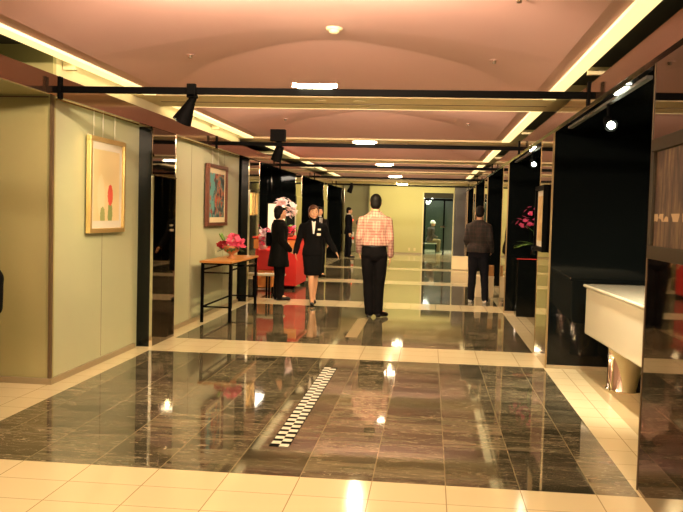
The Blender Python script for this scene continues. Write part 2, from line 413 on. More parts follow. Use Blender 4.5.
struct('baseboard_end', B(-2.42, -.30, YE-.02, YE, 0, .06), 'base', 'skirting of the end wall', 'baseboard')
# room behind doorway
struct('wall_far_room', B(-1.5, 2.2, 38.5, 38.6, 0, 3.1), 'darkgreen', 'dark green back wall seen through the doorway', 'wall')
struct('ceiling_far_room', B(-1.5, 2.2, YE+.2, 38.5, 2.75, 2.8), 'cream', 'cream ceiling of the room beyond the doorway', 'ceiling')
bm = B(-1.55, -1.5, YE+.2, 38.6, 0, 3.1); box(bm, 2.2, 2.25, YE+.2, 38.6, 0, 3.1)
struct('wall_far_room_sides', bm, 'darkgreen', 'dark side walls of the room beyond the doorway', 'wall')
bm = bmesh.new(); box(bm, -.32, -.27, YE-.02, YE+.22, 0, 2.42); box(bm, .87, .92, YE-.02, YE+.22, 0, 2.42); box(bm, -.27, .87, YE-.01, YE+.2, 2.22, 2.42, 1)
struct('door_1', bm, ['cream', 'dark'], 'cream framed doorway in the end wall with dark header', 'doorway')
d = struct('door_2', (lambda bm: (box(bm, .50, .56, YE+.25, YE+.31, 0, 2.2), box(bm, -.27, .87, YE+.25, YE+.31, 2.12, 2.2), box(bm, -.25, -.19, YE+.25, YE+.31, 0, 2.2), bm)[3])(bmesh.new()), 'black', 'dark framed glass door inside the far doorway', 'door')
link('door_pane', B(-.19, .50, YE+.27, YE+.29, .02, 2.12), 'glass', d)
link('door_handle', B(.40, .60, YE+.20, YE+.25, 1.08, 1.14), 'chrome', d)
# chandelier, recess door and hydrant cabinet
t = thing('chandelier', 'bright white V shaped glass lamp hanging beyond the far doorway', 'lamp', (-.12, 35.0, 2.02))
bm = bmesh.new()
for s in (-1, 1):
    tube(bm, (0, 0, 0), (s*.19, 0, .25), .05, .03, 8)
link('shade', bm, mat('chandelier_glass', (1, 1, 1), .3, emis=(1, .95, .85), estr=3), t)
bm = bmesh.new(); tube(bm, (0, 0, .04), (0, 0, .73), .008); link('rod', bm, 'black', t)
t = thing('hydrant_cabinet', 'grey green wall cabinet with round dial and red lamp at the far left', 'cabinet', (-3.02, YE+.595, 0))
link('cabinet_body', B(-.42, .34, -.06, 0, .02, 1.42), 'endgreen', t, bevel=.004)
bm = bmesh.new(); box(bm, -.40, .32, -.066, -.06, .95, .965); box(bm, .03, .04, -.066, -.06, .03, .95); link('door_seam', bm, 'grey', t)
bm = bmesh.new(); tube(bm, (.17, -.075, 1.18), (.17, -.06, 1.18), .11, n=20); link('dial', bm, 'grey', t)
bm = bmesh.new(); ball(bm, (-.10, -.10, 1.27), .055); link('red_lamp', bm, 'redlamp', t)
link('notice', B(-.16, .0, -.07, -.06, .35, .80), 'paper', t)
bm = bmesh.new(); tube(bm, (-.10, -.11, .55), (-.02, -.075, .55), .03, .07, 8); link('red_emblem', bm, 'red_light', t)
for x, q in ((-.79, 'left'), (-.58, 'right')):
    tag(link('wall_socket', B(x-.04, x+.04, YE-.015, YE, .13, .25), 'cream'), 'pale socket plate low on the end wall, %s one of the pair' % q, 'socket')

# ------------------------------------------------------------------ lighting bars and fixtures
ordb = ['rearmost', 'rear', 'nearest', 'second', 'third', 'fourth', 'fifth']
barL = ['', '', 'nearest the camera, carrying the large cone spotlight', 'second from the camera', 'third from the camera', 'fourth from the camera', 'farthest from the camera']
def uplamp(i, y):
    t = thing('linear_lamp', 'bright linear lamp at the middle of the %s black lighting bar' % ordb[i], 'lamp', (-.9, y, 2.46), 0, 'lamps on the lighting bars')
    bm = bmesh.new(); tube(bm, (-.13, -.045, .0), (.13, -.045, .0), .018, n=12); link('lamp_tube', bm, 'lamp', t, smooth=True)
    for s in (-1, 1): link('end_cap', B(s*.15-.018, s*.15+.018, -.065, -.021, -.012, .018), 'chrome', t)
for i, y in enumerate(BARS):
    if i < 1: continue
    t = thing('lighting_bar', 'black lighting bar spanning the hall, %s' % (barL[i] if i > 1 else 'behind the camera'), 'lighting bar', (0, y, 2.42), 0, 'black lighting bars')
    link('bar', B(-3.0, 1.18, -.018, .018, -.026, .026), 'black', t, bevel=.004)
    for x in (-2.93, 1.13): link('bracket', B(x-.012, x+.012, -.03, .03, -.075, .10), 'black', t, bevel=.003)
    uplamp(i, y)
# downlights
for k, y in enumerate(BEAM[2:], 2):
    for dx in (-.30, .12):
        for dy in (-.20, .22):
            o = thing('downlight', 'small round downlight, %s and %s of four in the %s ceiling beam' % ('left' if dx < 0 else 'right', 'near' if dy < 0 else 'far', onames[k]), 'downlight', (-.9+dx, y+dy, 2.69), 0, 'downlights in the ceiling beams')
            bm = bmesh.new(); tube(bm, (0, 0, -.006), (0, 0, -.001), .05, n=20); link('lens', bm, 'lampd', o)
            bm = bmesh.new(); lathe(bm, [(.05, -.008), (.065, -.008), (.065, 0), (.05, 0)], 20); link('ring', bm, 'cream', o)
# track spots
def cone_spot(name, label, loc, direc, Ln, r0, r1, kind='cone'):
    t = thing(name, label, 'spotlight', loc)
    d = Vector(direc).normalized(); 
    a = Vector((0, 0, -.06)); b = a+d*Ln
    bm = bmesh.new(); box(bm, -.035, .035, -.055, -.019, -.05, .05); box(bm, -.035, .035, -.055, .03, -.055, -.028); link('adapter', bm, 'black', t, bevel=.004)
    bm = bmesh.new(); tube(bm, (0, 0, -.02), tuple(a), .012); link('yoke', bm, 'chrome', t)
    bm = bmesh.new()
    tube(bm, a-d*.03, a+d*.02, r0*.85, r0, 20); tube(bm, a+d*.02, b, r0, r1, 24)
    if kind == 'cone':
        for k in range(4): tube(bm, a+d*(.03+.018*k), a+d*(.037+.018*k), r0*1.18, r0*1.2, 20)
    link('spot_housing', bm, 'black', t, smooth=False)
    bm = bmesh.new(); tube(bm, b-d*.004, b+d*.002, r1*.8, n=20); link('reflector', bm, 'chrome', t)
    return t
cone_spot('spotlight', 'large black cone spotlight hanging from the nearest lighting bar', (-1.86, 6.40, 2.42), (-.55, .22, -1), .20, .030, .078)
t = cone_spot('spotlight', 'black spotlight with box transformer on the second lighting bar', (-2.06, 11.27, 2.42), (-.35, .3, -1), .17, .06, .075, 'box')
link('transformer', B(-.11, .09, -.12, -.02, .03, .19), 'black', t, bevel=.005)
cone_spot('spotlight', 'small black spotlight on the farthest lighting bar', (-2.45, 25.88, 2.42), (-.4, .2, -1), .20, .06, .085, 'box')
# niche tracks
for y0, y1, ls, lab in ((5.1, 7.9, 6.24, 'above the white counter'), (10.0, 12.8, 10.75, 'in the second right niche')):
    t = thing('spot_track', 'slim metal lighting track %s' % lab, 'lighting track', (1.245, y0, 2.345))
    link('rail', B(-.018, .018, 0, y1-y0, -.01, .01), 'grey', t)
    for yy in (.3, y1-y0-.3): link('stem', B(-.005, .005, yy-.005, yy+.005, .01, .03), 'grey', t)
    s = thing('spotlight', 'lit white spotlight hanging from the track %s' % lab, 'spotlight', (1.245, ls, 2.335))
    bm = bmesh.new(); tube(bm, (0, 0, 0), (0, 0, -.08), .012); link('stem', bm, 'black', s)
    bm = bmesh.new(); tube(bm, (.0, .04, -.10), (.015, -.05, -.155), .028, .045, 16, cap=False); link('spot_housing', bm, 'black', s)
    bm = bmesh.new(); ball(bm, (.015, -.045, -.152), .028); link('bulb', bm, 'lampc', s, smooth=True)
for (y, lab) in ((5.75, 'nearest'), (10.65, 'second')):  # emissive strips added for the spotlights' glare on the soffit, no lamps here
    t = thing('soffit_glare', 'added glowing strip for spotlight glare on the soffit edge of the %s right niche' % lab, 'lamp', (1.225, y, 2.366))
    link('lens', B(-.012, .03, -.16, .16, -.010, -.002), 'lampc', t, bevel=.004); link('glare_backing', B(-.016, .034, -.18, .18, -.002, .002), 'grey', t)  # the lens box is the glowing glare strip
# ceiling devices
def sprinkler(x, y, z, lab):
    t = thing('sprinkler_head', lab, 'sprinkler', (x, y, z), 0, 'ceiling sprinklers')
    bm = bmesh.new(); tube(bm, (0, 0, -.006), (0, 0, 0), .04, n=16); link('plate', bm, 'pink', t)
    bm = bmesh.new(); tube(bm, (0, 0, -.03), (0, 0, -.006), .016, n=10); link('head', bm, 'browntrim', t)
bay = (BEAM[2]+BEAM[3])/2
def cz(x, y):
    k = max(i for i in range(len(BEAM)) if BEAM[i] < y)
    y0, y1 = BEAM[k]+.46, BEAM[k+1]-.46
    return Z0+H*vh((x-XC)/XW, 2*(y-y0)/(y1-y0)-1)
for x, y, lab in ((-2.12, 7.2, 'left sprinkler in the nearest pink ceiling bay above the cone spotlight'), (.49, 7.2, 'right sprinkler in the nearest pink ceiling bay, farther one'), (-2.12, 5.2, 'sprinkler at the upper left of the nearest pink ceiling bay'), (.49, 5.2, 'sprinkler at the upper right of the nearest pink ceiling bay'),
                  (-2.12, 12.0, 'left sprinkler in the second pink ceiling bay'), (.49, 12.0, 'right sprinkler in the second pink ceiling bay')):
    sprinkler(x, y, cz(x, y), lab)
t = thing('smoke_detector', 'round cream smoke detector at the middle of the nearest ceiling bay', 'smoke detector', (-.80, 6.65, cz(-.8, 6.65)))
bm = bmesh.new(); lathe(bm, [(.062, -.018), (.066, -.008), (.066, .012)], 28); link('base', bm, 'cream', t, smooth=False)
bm = bmesh.new(); lathe(bm, [(.022, -.046), (.040, -.036), (.046, -.018)], 28); link('sensor', bm, 'creambox', t)

# ------------------------------------------------------------------ pictures
def art(name, kind):
    m = mat(name, (.8, .7, .5), .5); k = N(m); p, x = k.obj()       # x = along wall (local x), z up; centre 0
    def blob(cx, cz, rx, rz, soft=0):
        a = k.math('DIVIDE', k.math('SUBTRACT', x[0], cx), rx); b = k.math('DIVIDE', k.math('SUBTRACT', x[2], cz), rz)
        dd = k.math('ADD', k.math('MULTIPLY', a, a), k.math('MULTIPLY', b, b))
        return k.math('LESS_THAN', k.math('ADD', dd, k.math('MULTIPLY', k.math('SUBTRACT', k.noise(p, 60, 3), .5), 1.2)), 1)
    if kind == 'flower':
        c = k.mix(k.noise(p, 5, 3), (.80, .64, .34), (.84, .70, .42))
        c = k.mix(k.math('MULTIPLY', blob(-.14, -.10, .09, .20), .35), c, (.9, .82, .62))
        c = k.mix(blob(-.10, -.29, .060, .09), c, (.38, .42, .16))
        c = k.mix(blob(.09, -.27, .060, .12), c, (.28, .36, .12))
        c = k.mix(blob(.09, -.09, .065, .105), c, (.75, .10, .06))
    elif kind == 'abstract':
        c = k.ramp(k.noise(p, 7, 2, .5, .6), (.30, (.015, .012, .02)), (.42, (.03, .16, .17)), (.50, (.30, .22, .12)), (.56, (.55, .10, .03)), (.64, (.20, .02, .03)), (.72, (.02, .02, .03)))
        c = k.mix(k.math('GREATER_THAN', k.noise(p, 16, 2), .57), c, (.02, .015, .02))
        c = k.mix(k.math('MULTIPLY', k.math('LESS_THAN', x[0], -.12), k.math('GREATER_THAN', k.noise(p, 9, 2), .45)), c, (.10, .34, .33))
    elif kind == 'trees':
        v = k.comb(k.math('MULTIPLY', x[0], 6), 0, k.math('MULTIPLY', x[2], 1.2))
        c = k.ramp(k.noise(v, 2.2, 6, .7, .4), (.35, (.015, .007, .006)), (.48, (.06, .03, .02)), (.60, (.17, .11, .055)), (.7, (.26, .18, .09)))
        d1 = k.math('LESS_THAN', k.math('ABSOLUTE', k.math('ADD', x[2], .10)), .02)
        c = k.mix(k.math('MULTIPLY', d1, k.math('GREATER_THAN', k.noise(p, 9, 1), .46)), c, (.55, .42, .24))
    else:
        c = k.ramp(k.noise(p, 12, 3), (.4, (.62, .42, .16)), (.6, (.78, .6, .3)))
    k.l(c, k.b.inputs['Base Color']); return m
def picture(label, loc, rz, W, Hh, fw, mw, frame, matc, artm, wires=None, depth=.035, glass=False):
    # local: x along wall, -y towards the viewer side, z centre
    t = thing('framed_picture', label, 'picture', loc, rz)
    bm = bmesh.new(); w2, h2 = W/2, Hh/2
    for a in ((-w2, w2, h2-fw, h2), (-w2, w2, -h2, -h2+fw), (-w2, -w2+fw, -h2+fw, h2-fw), (w2-fw, w2, -h2+fw, h2-fw)):
        box(bm, a[0], a[1], -depth, 0, a[2], a[3])
    link('frame', bm, frame, t, bevel=.004)
    link('mat_board', B(-w2+fw, w2-fw, -depth*.45, -.002, -h2+fw, h2-fw), matc, t)
    link('artwork', B(-w2+fw+mw, w2-fw-mw, -depth*.5, -depth*.44, -h2+fw+mw, h2-fw-mw), artm, t)
    if wires:
        for x in wires[0]:
            link('wire', B(x-.002, x+.002, -.012, -.008, h2, wires[1]-loc[2]), 'paper', t)
    return t
RZL = math.pi/2        # local -y -> +x (faces the hall from the left)
picture('tall gold framed painting of a red flower on cream, on the nearer green wall', (WL+.02, 7.83, 1.71), RZL, .88, .90, .045, .07, 'gold', 'whitecloth', art('flower_painting', 'flower'), ((-.30, -.08, .22), 2.39), .045)
picture('brown framed dark colourful abstract picture above the wooden side table', (WL+.02, 12.0, 1.72), RZL, 1.10, .88, .05, .075, mat('redbrown_frame', (.12, .035, .015), .35), 'creambox', art('abstract_painting', 'abstract'), ((-.20, .12), 2.39), .06)
picture('large dark framed print of brown trees on the mirrored pillar at right', (XR-.0, 4.18, 1.625), -RZL, 1.04, .64, .07, .0, mat('bronze_frame', (.035, .026, .014), .5, spec=.2), 'whitecloth', art('tree_print', 'trees'), None, .03)
picture('black framed picture on the second right column, seen edge-on', (XR, 9.18, 1.51), -RZL, .72, .70, .05, .06, 'black', 'whitecloth', art('small_print', 'x'), None, .05)
picture('narrow golden picture on the third left column beside the red stand', (XL+.012, 14.07, 1.63), RZL, .30, .38, .025, .02, 'gold', 'gold', art('gold_print', 'x'), None, .04)
# green reflection near the pillar, added as a glowing panel
tag(link('green_reflection', B(2.40, 2.46, 8.60, 8.675, 1.90, 2.10), 'reflection_glow'), 'small pale green reflection, a glowing panel added on the black wall beside the mirrored pillar', 'reflection')

# ------------------------------------------------------------------ white counter
t = thing('reception_counter', 'long white lacquered counter on chrome drum legs in the nearest right niche', 'counter', (0, 0, 0))
c1 = [(1.50, 8.20), (1.63, 5.3), (2.5, 5.34), (2.42, 8.24)]
def prism(bm, pts, z0, z1):
    a = [bm.verts.new((x, y, z0)) for x, y in pts]; b = [bm.verts.new((x, y, z1)) for x, y in pts]
    bm.faces.new(a[::-1]); bm.faces.new(b); n = len(pts)
    for i in range(n): bm.faces.new((a[i], a[(i+1) % n], b[(i+1) % n], b[i]))
bm = bmesh.new(); prism(bm, c1, .42, .865); link('counter_body', bm, 'counter', t, bevel=.015)
bm = bmesh.new(); prism(bm, [(1.475, 8.225), (1.605, 5.28), (2.52, 5.32), (2.44, 8.26)], .865, .895); link('counter_top', bm, 'counter', t, bevel=.012)
for x, y in ((1.76, 7.62), (1.86, 5.9)):
    bm = bmesh.new(); lathe(bm, [(.165, 0), (.165, .02), (.15, .03), (.15, .42)], 40); link('leg', bm, 'chrome', t, smooth=True, loc=(x, y, 0))
# ------------------------------------------------------------------ second niche: black console with pink flowers
t = thing('console_cabinet', 'low black cabinet with a red edged top in the second right niche', 'cabinet', (1.80, 13.20, 0))
link('cabinet_body', B(-.45, .9, -.17, .13, 0, .88), 'blackglass', t, bevel=.005)
link('cabinet_top', B(-.47, .92, -.19, .13, .88, .90), 'black', t)
link('red_edge', B(-.47, .92, -.194, -.19, .885, .895), 'red_cloth', t)

def leaf_mesh(bm, base, direc, L, W, bend=.3, seg=5):
    d = Vector(direc).normalized(); up = Vector((0, 0, 1)); s = d.cross(up)
    if s.length < .1: s = Vector((1, 0, 0))
    s.normalize(); p = Vector(base); prev = None
    for i in range(seg+1):
        t = i/seg; wv = W*math.sin(math.pi*min(1, t*.92+.06))
        c = Vector(base)+d*L*t-up*bend*L*t*t
        r = [bm.verts.new(c-s*wv/2), bm.verts.new(c+up*wv*.12*-1), bm.verts.new(c+s*wv/2)]
        if prev:
            bm.faces.new((prev[0], prev[1], r[1], r[0])); bm.faces.new((prev[1], prev[2], r[2], r[1]))
        prev = r
def bloom_mesh(r, petals=6, mat_='pinkp'):
    bm = bmesh.new()
    for ring, (tilt, rr) in enumerate(((.35, 1.0), (.9, .65))):
        for k in range(petals):
            a = 2*math.pi*k/petals+ring*.5
            d = Vector((math.cos(a), math.sin(a), tilt)).normalized()
            leaf_mesh(bm, (0, 0, 0), d, r*rr, r*.85*rr, .25, 4)
    ball(bm, (0, 0, r*.12), r*.16, sub=1)
    me = bpy.data.meshes.new('blossom'); bm.to_mesh(me); bm.free(); me.materials.append(M[mat_])
    return me
def blooms(parent, me, pts, s=(.8, 1.2)):
    for c in pts:
        o = bpy.data.objects.new('blossom', me); COL.objects.link(o); o.parent = parent; o.location = c
        o.rotation_euler = (random.uniform(-.9, .9), random.uniform(-.9, .9), random.uniform(0, 6)); q = random.uniform(*s); o.scale = (q, q, q)
def cluster(c, R, n, flat=.8):
    out = []
    for i in range(n):
        z = 1-2*(i+.5)/n; t = i*2.4; r = math.sqrt(1-z*z)
        out.append((c[0]+R*r*math.cos(t), c[1]+R*r*math.sin(t), c[2]+R*flat*z))
    return out
pink_me = bloom_mesh(.055); red_me = bloom_mesh(.05, mat_='redp'); white_me = bloom_mesh(.075, 5, 'whitep'); mag_me = bloom_mesh(.045, 5, 'magenta')
# niche orchid
t = thing('flower_arrangement', 'magenta flowers in a dark vase on the black cabinet of the right niche', 'flowers', (1.62, 13.2, .90))
bm = bmesh.new(); lathe(bm, [(.05, 0), (.07, .05), (.06, .16), (.035, .22)], 20); link('vase', bm, 'blackglass', t, smooth=True)
bm = bmesh.new()
for k in range(9): leaf_mesh(bm, (0, 0, .2), (math.cos(k*.7)-.8, math.sin(k*.7)*.5-.3, .35), .34, .05, .35)
link('leaf', bm, 'leafl', t)
bm = bmesh.new(); tube(bm, (0, 0, .2), (-.02, -.03, .62), .008)
tube(bm, (-.02, -.03, .4), (-.16, -.06, .5), .006); link('stem', bm, 'leaf', t)
blooms(t, mag_me, cluster((-.04, -.04, .66), .15, 16, 1.0)+cluster((-.19, -.04, .54), .10, 9))

# ------------------------------------------------------------------ side table with flowers
t = thing('side_table', 'narrow orange wood side table on black metal legs against the green wall', 'table', (-2.82, 11.85, 0))
link('table_top', B(-.22, .22, -.94, .82, .80, .83), 'tabletop', t, bevel=.006)
for x in (-.19, .19):
    for y in (-.88, .76): link('leg', B(x-.018, x+.018, y-.018, y+.018, 0, .80), 'black', t)
bm = bmesh.new()
for y in (-.88, .76): box(bm, -.19, .19, y-.01, y+.01, .66, .68); box(bm, -.19, .19, y-.01, y+.01, .20, .22)
box(bm, .18, .20, -.88, .76, .70, .72); box(bm, -.20, -.18, -.88, .76, .70, .72); box(bm, -.20, -.18, -.88, .76, .20, .22)
link('rail', bm, 'black', t)
bm = bmesh.new(); box(bm, -.18, .18, -.87, .74, .775, .80); link('apron', bm, 'black', t)
t = thing('flower_arrangement', 'pink and dark red flowers in a terracotta footed bowl on the side table', 'flowers', (-2.80, 11.72, .83))
bm = bmesh.new(); lathe(bm, [(.07, 0), (.065, .012), (.03, .03), (.032, .06), (.10, .10), (.125, .17), (.12, .175)], 28); link('bowl', bm, 'terracotta', t, smooth=True)
bm = bmesh.new()
for k in range(26):
    a = k*2.4; leaf_mesh(bm, (0, 0, .16), (math.cos(a), math.sin(a), .0+.4*random.random()), .17+.06*random.random(), .07, .4)
link('leaf', bm, 'leaf', t)
bm = bmesh.new()
for k in range(7): leaf_mesh(bm, (-.10, 0, .2), (-.5+.2*random.random(), random.uniform(-.6, .6), 1), .2, .04, .1)
link('fresh_leaf', bm, 'leafl', t)
blooms(t, pink_me, cluster((.03, -.02, .26), .085, 16)+cluster((.12, -.02, .20), .065, 10))
blooms(t, red_me, cluster((-.12, -.04, .19), .05, 7))

# ------------------------------------------------------------------ shop area on the left
struct('wall_shop_header', B(-7, -3.58, 17.2, 17.3, 1.92, 2.37), 'blackglass', 'black bulkhead over the shop opening', 'wall')
struct('wall_shop', B(-7, -3.6, 18.30, 18.39, 0, 2.37), 'blackglass', 'dark green back wall of the shop area', 'wall')
t = thing('lit_display', 'bright cream lit display panel behind the woman in the dark coat', 'display', (-3.36, 17.75, 0))
link('panel', B(-.10, .27, 0, .05, .95, 1.68), 'glow', t); link('frame', (lambda bm: (box(bm, -.14, .31, -.005, .055, 1.68, 1.72), box(bm, -.14, -.10, -.005, .055, .0, 1.68), box(bm, .27, .31, -.005, .055, .0, 1.68), bm)[3])(bmesh.new()), 'black', t)
t = thing('display_stand', 'tall red cloth covered display stand behind the woman in the dark coat', 'display stand', (-2.98, 16.7, 0))
bm = bmesh.new(); box(bm, -.75, .40, -.5, .9, .06, .98); link('cloth_front', bm, 'red_cloth', t, bevel=.02)
bm = bmesh.new(); box(bm, -.78, .45, -.54, .94, .98, 1.02); link('stand_top', bm, 'red_light', t, bevel=.01)
link('white_band', B(.03, .43, -.515, -.502, .78, .96), 'orange', t)
for x, y in ((-.7, -.45), (.35, -.45), (.35, .85)): link('leg', B(x-.02, x+.02, y-.02, y+.02, 0, .06), 'black', t)
t = thing('display_table', 'low red draped table beside the third left column', 'table', (-3.10, 15.3, 0))
link('draped_cloth', B(-.55, .26, .0, .7, .42, .80), 'red_cloth', t, bevel=.02)
link('orange_cloth', B(-.50, .22, .02, .68, .10, .42), 'orange', t, bevel=.01)
for x in (-.5, .22):
    for y in (.04, .66): link('leg', B(x-.015, x+.015, y-.015, y+.015, 0, .12), 'black', t)
t = thing('low_bench', 'low wooden bench with dark legs in front of the red draped table', 'bench', (-2.95, 14.85, 0))
link('seat', B(-.35, .38, -.14, .16, .36, .39), 'creambox', t, bevel=.004)
for x in (-.30, .08, .34):
    for y in (-.11, .13): link('leg', B(x-.014, x+.014, y-.014, y+.014, 0, .36), 'black', t)
tag(link('paper_sheet', B(-2.93, -2.76, 14.76, 14.90, .39, .405), 'paper'), 'folded white paper lying on the low bench', 'paper')
# white orchid
t = thing('orchid', 'white orchid with green leaves standing on the tall red stand', 'flowers', (-2.86, 16.6, 1.02))
bm = bmesh.new(); lathe(bm, [(.07, 0), (.09, .05), (.08, .13)], 20); link('pot', bm, 'brownwood', t, smooth=True)
bm = bmesh.new()
for k in range(18): leaf_mesh(bm, (0, 0, .10), (math.cos(k*2.4), math.sin(k*2.4)*.6, .5+.9*random.random()), .30, .07, .35)
link('leaf', bm, 'leafl', t)
bm = bmesh.new(); tube(bm, (0, 0, .1), (-.02, 0, .62), .01); link('stem', bm, 'leaf', t)
blooms(t, white_me, cluster((-.02, -.02, .62), .16, 16)+cluster((.10, -.04, .48), .10, 10)+cluster((-.12, -.02, .70), .08, 7))
# red and white flowers / gifts on the low table
t = thing('flower_arrangement', 'white and red flowers on the red draped table left of the woman', 'flowers', (-3.12, 15.6, .80))
bm = bmesh.new(); lathe(bm, [(.06, 0), (.09, .06), (.08, .12)], 20); link('pot', bm, 'whitecloth', t, smooth=True)
bm = bmesh.new()
for k in range(12): leaf_mesh(bm, (0, 0, .1), (math.cos(k*2.4), math.sin(k*2.4)*.6, .6), .2, .06, .35)
link('leaf', bm, 'leaf', t)
blooms(t, white_me, cluster((-.08, -.03, .28), .12, 12)+cluster((.10, -.03, .20), .08, 8)); blooms(t, pink_me, cluster((.06, -.05, .34), .07, 6)+cluster((-.02, -.1, .16), .07, 6))
t = thing('flower_arrangement', 'small red flowers in a dark pot right of the woman in the dark coat', 'flowers', (-2.72, 16.3, 1.02))
bm = bmesh.new(); lathe(bm, [(.05, 0), (.06, .05), (.05, .08)], 20); link('pot', bm, 'brownwood', t, smooth=True)
blooms(t, red_me, cluster((0, 0, .13), .08, 10)); blooms(t, pink_me, cluster((.02, -.02, .15), .08, 5))

# ------------------------------------------------------------------ boxes by the plaid shirt man
t = thing('cardboard_box', 'cream cardboard box on the floor right of the man in the plaid shirt', 'box', (1.06, 16.2, 0))
link('box_body', B(-.17, .17, -.15, .2, 0, .36), 'creambox', t, bevel=.004); link('lid', B(-.175, .175, -.155, .205, .36, .40), 'creambox', t, bevel=.004)
t = thing('cardboard_box', 'small brown box lying on top of the cream cardboard box', 'box', (1.10, 16.2, .40))
link('box_body', B(-.10, .13, -.12, .15, 0, .20), 'cardboard', t, bevel=.012); link('strap', B(-.105, .135, .0, .03, -.0, .205), 'brownwood', t)
t = thing('plinth', 'low cream plinth on the floor left of the man in the plaid shirt', 'plinth', (.87, 23.95, 0))
link('block', B(-.22, .28, 0, .5, .02, .38), 'creambox', t, bevel=.006); link('base', B(-.20, .26, .02, .48, 0, .02), 'base', t)

# ------------------------------------------------------------------ people
def remesh(bm, voxel, name, wrinkle=0):
    bmesh.ops.recalc_face_normals(bm, faces=bm.faces)
    me = bpy.data.meshes.new(name); bm.to_mesh(me); bm.free()
    o = bpy.data.objects.new('tmp', me); COL.objects.link(o)
    r = o.modifiers.new('r', 'REMESH'); r.mode = 'VOXEL'; r.voxel_size = voxel
    s = o.modifiers.new('s', 'SMOOTH'); s.factor = .6; s.iterations = 4
    dg = bpy.context.evaluated_depsgraph_get()
    out = bpy.data.meshes.new_from_object(o.evaluated_get(dg)); out.name = name
    bpy.data.objects.remove(o); bpy.data.meshes.remove(me)
    if wrinkle:
        for v in out.vertices:
            n = noise.noise(Vector((v.co.x*9, v.co.y*9, v.co.z*5+3)))+.5*noise.noise(Vector((v.co.x*20, v.co.y*20, v.co.z*14)))
            v.co += v.normal*wrinkle*n
    for p in out.polygons: p.use_smooth = True
    return out
def chain(bm, pts, rad, seg=14):
    for i, (p, r) in enumerate(zip(pts, rad)):
        ball(bm, p, r, sub=2)
        if i: tube(bm, pts[i-1], p, rad[i-1], r, seg)
def lerp(a, b, t): return tuple(x+(y-x)*t for x, y in zip(a, b))
def hand(bm, wrist, tip, side, curl=.35, inward=(0, 0, 0)):
    w_, t_ = Vector(wrist), Vector(tip); d = (t_-w_); L = d.length; d.normalize()
    fwd = Vector((0, -1, 0)); fwd = (fwd-d*fwd.dot(d)); fwd.normalize()     # thumb side
    nrm = d.cross(fwd)*(1 if side > 0 else -1); nrm.normalize()            # palm normal-ish
    for k in range(4):
        o = fwd*(.030-.020*k)
        tube(bm, w_+o*.5, w_+d*L*.50+o, .013, .012, 8); ball(bm, w_+d*L*.5+o, .0125, sub=1)
        ln = L*(.46, .50, .47, .38)[k]; j = w_+d*L*.5+o; cur = d
        for q in range(3):
            cur = (cur+nrm*curl*.6).normalized(); e = j+cur*ln/3; r = .0092-.0012*q
            tube(bm, j, e, r, r-.001, 8); ball(bm, e, r-.0005, sub=1); j = e
    j = w_+d*L*.12+fwd*.02; e = j+(d*.6+fwd*.8).normalized()*.045; tube(bm, j, e, .013, .010, 8); ball(bm, e, .010, sub=1)
    f = e+(d*.95+fwd*.2+nrm*.2).normalized()*.035; tube(bm, e, f, .010, .008, 8); ball(bm, f, .008, sub=1)
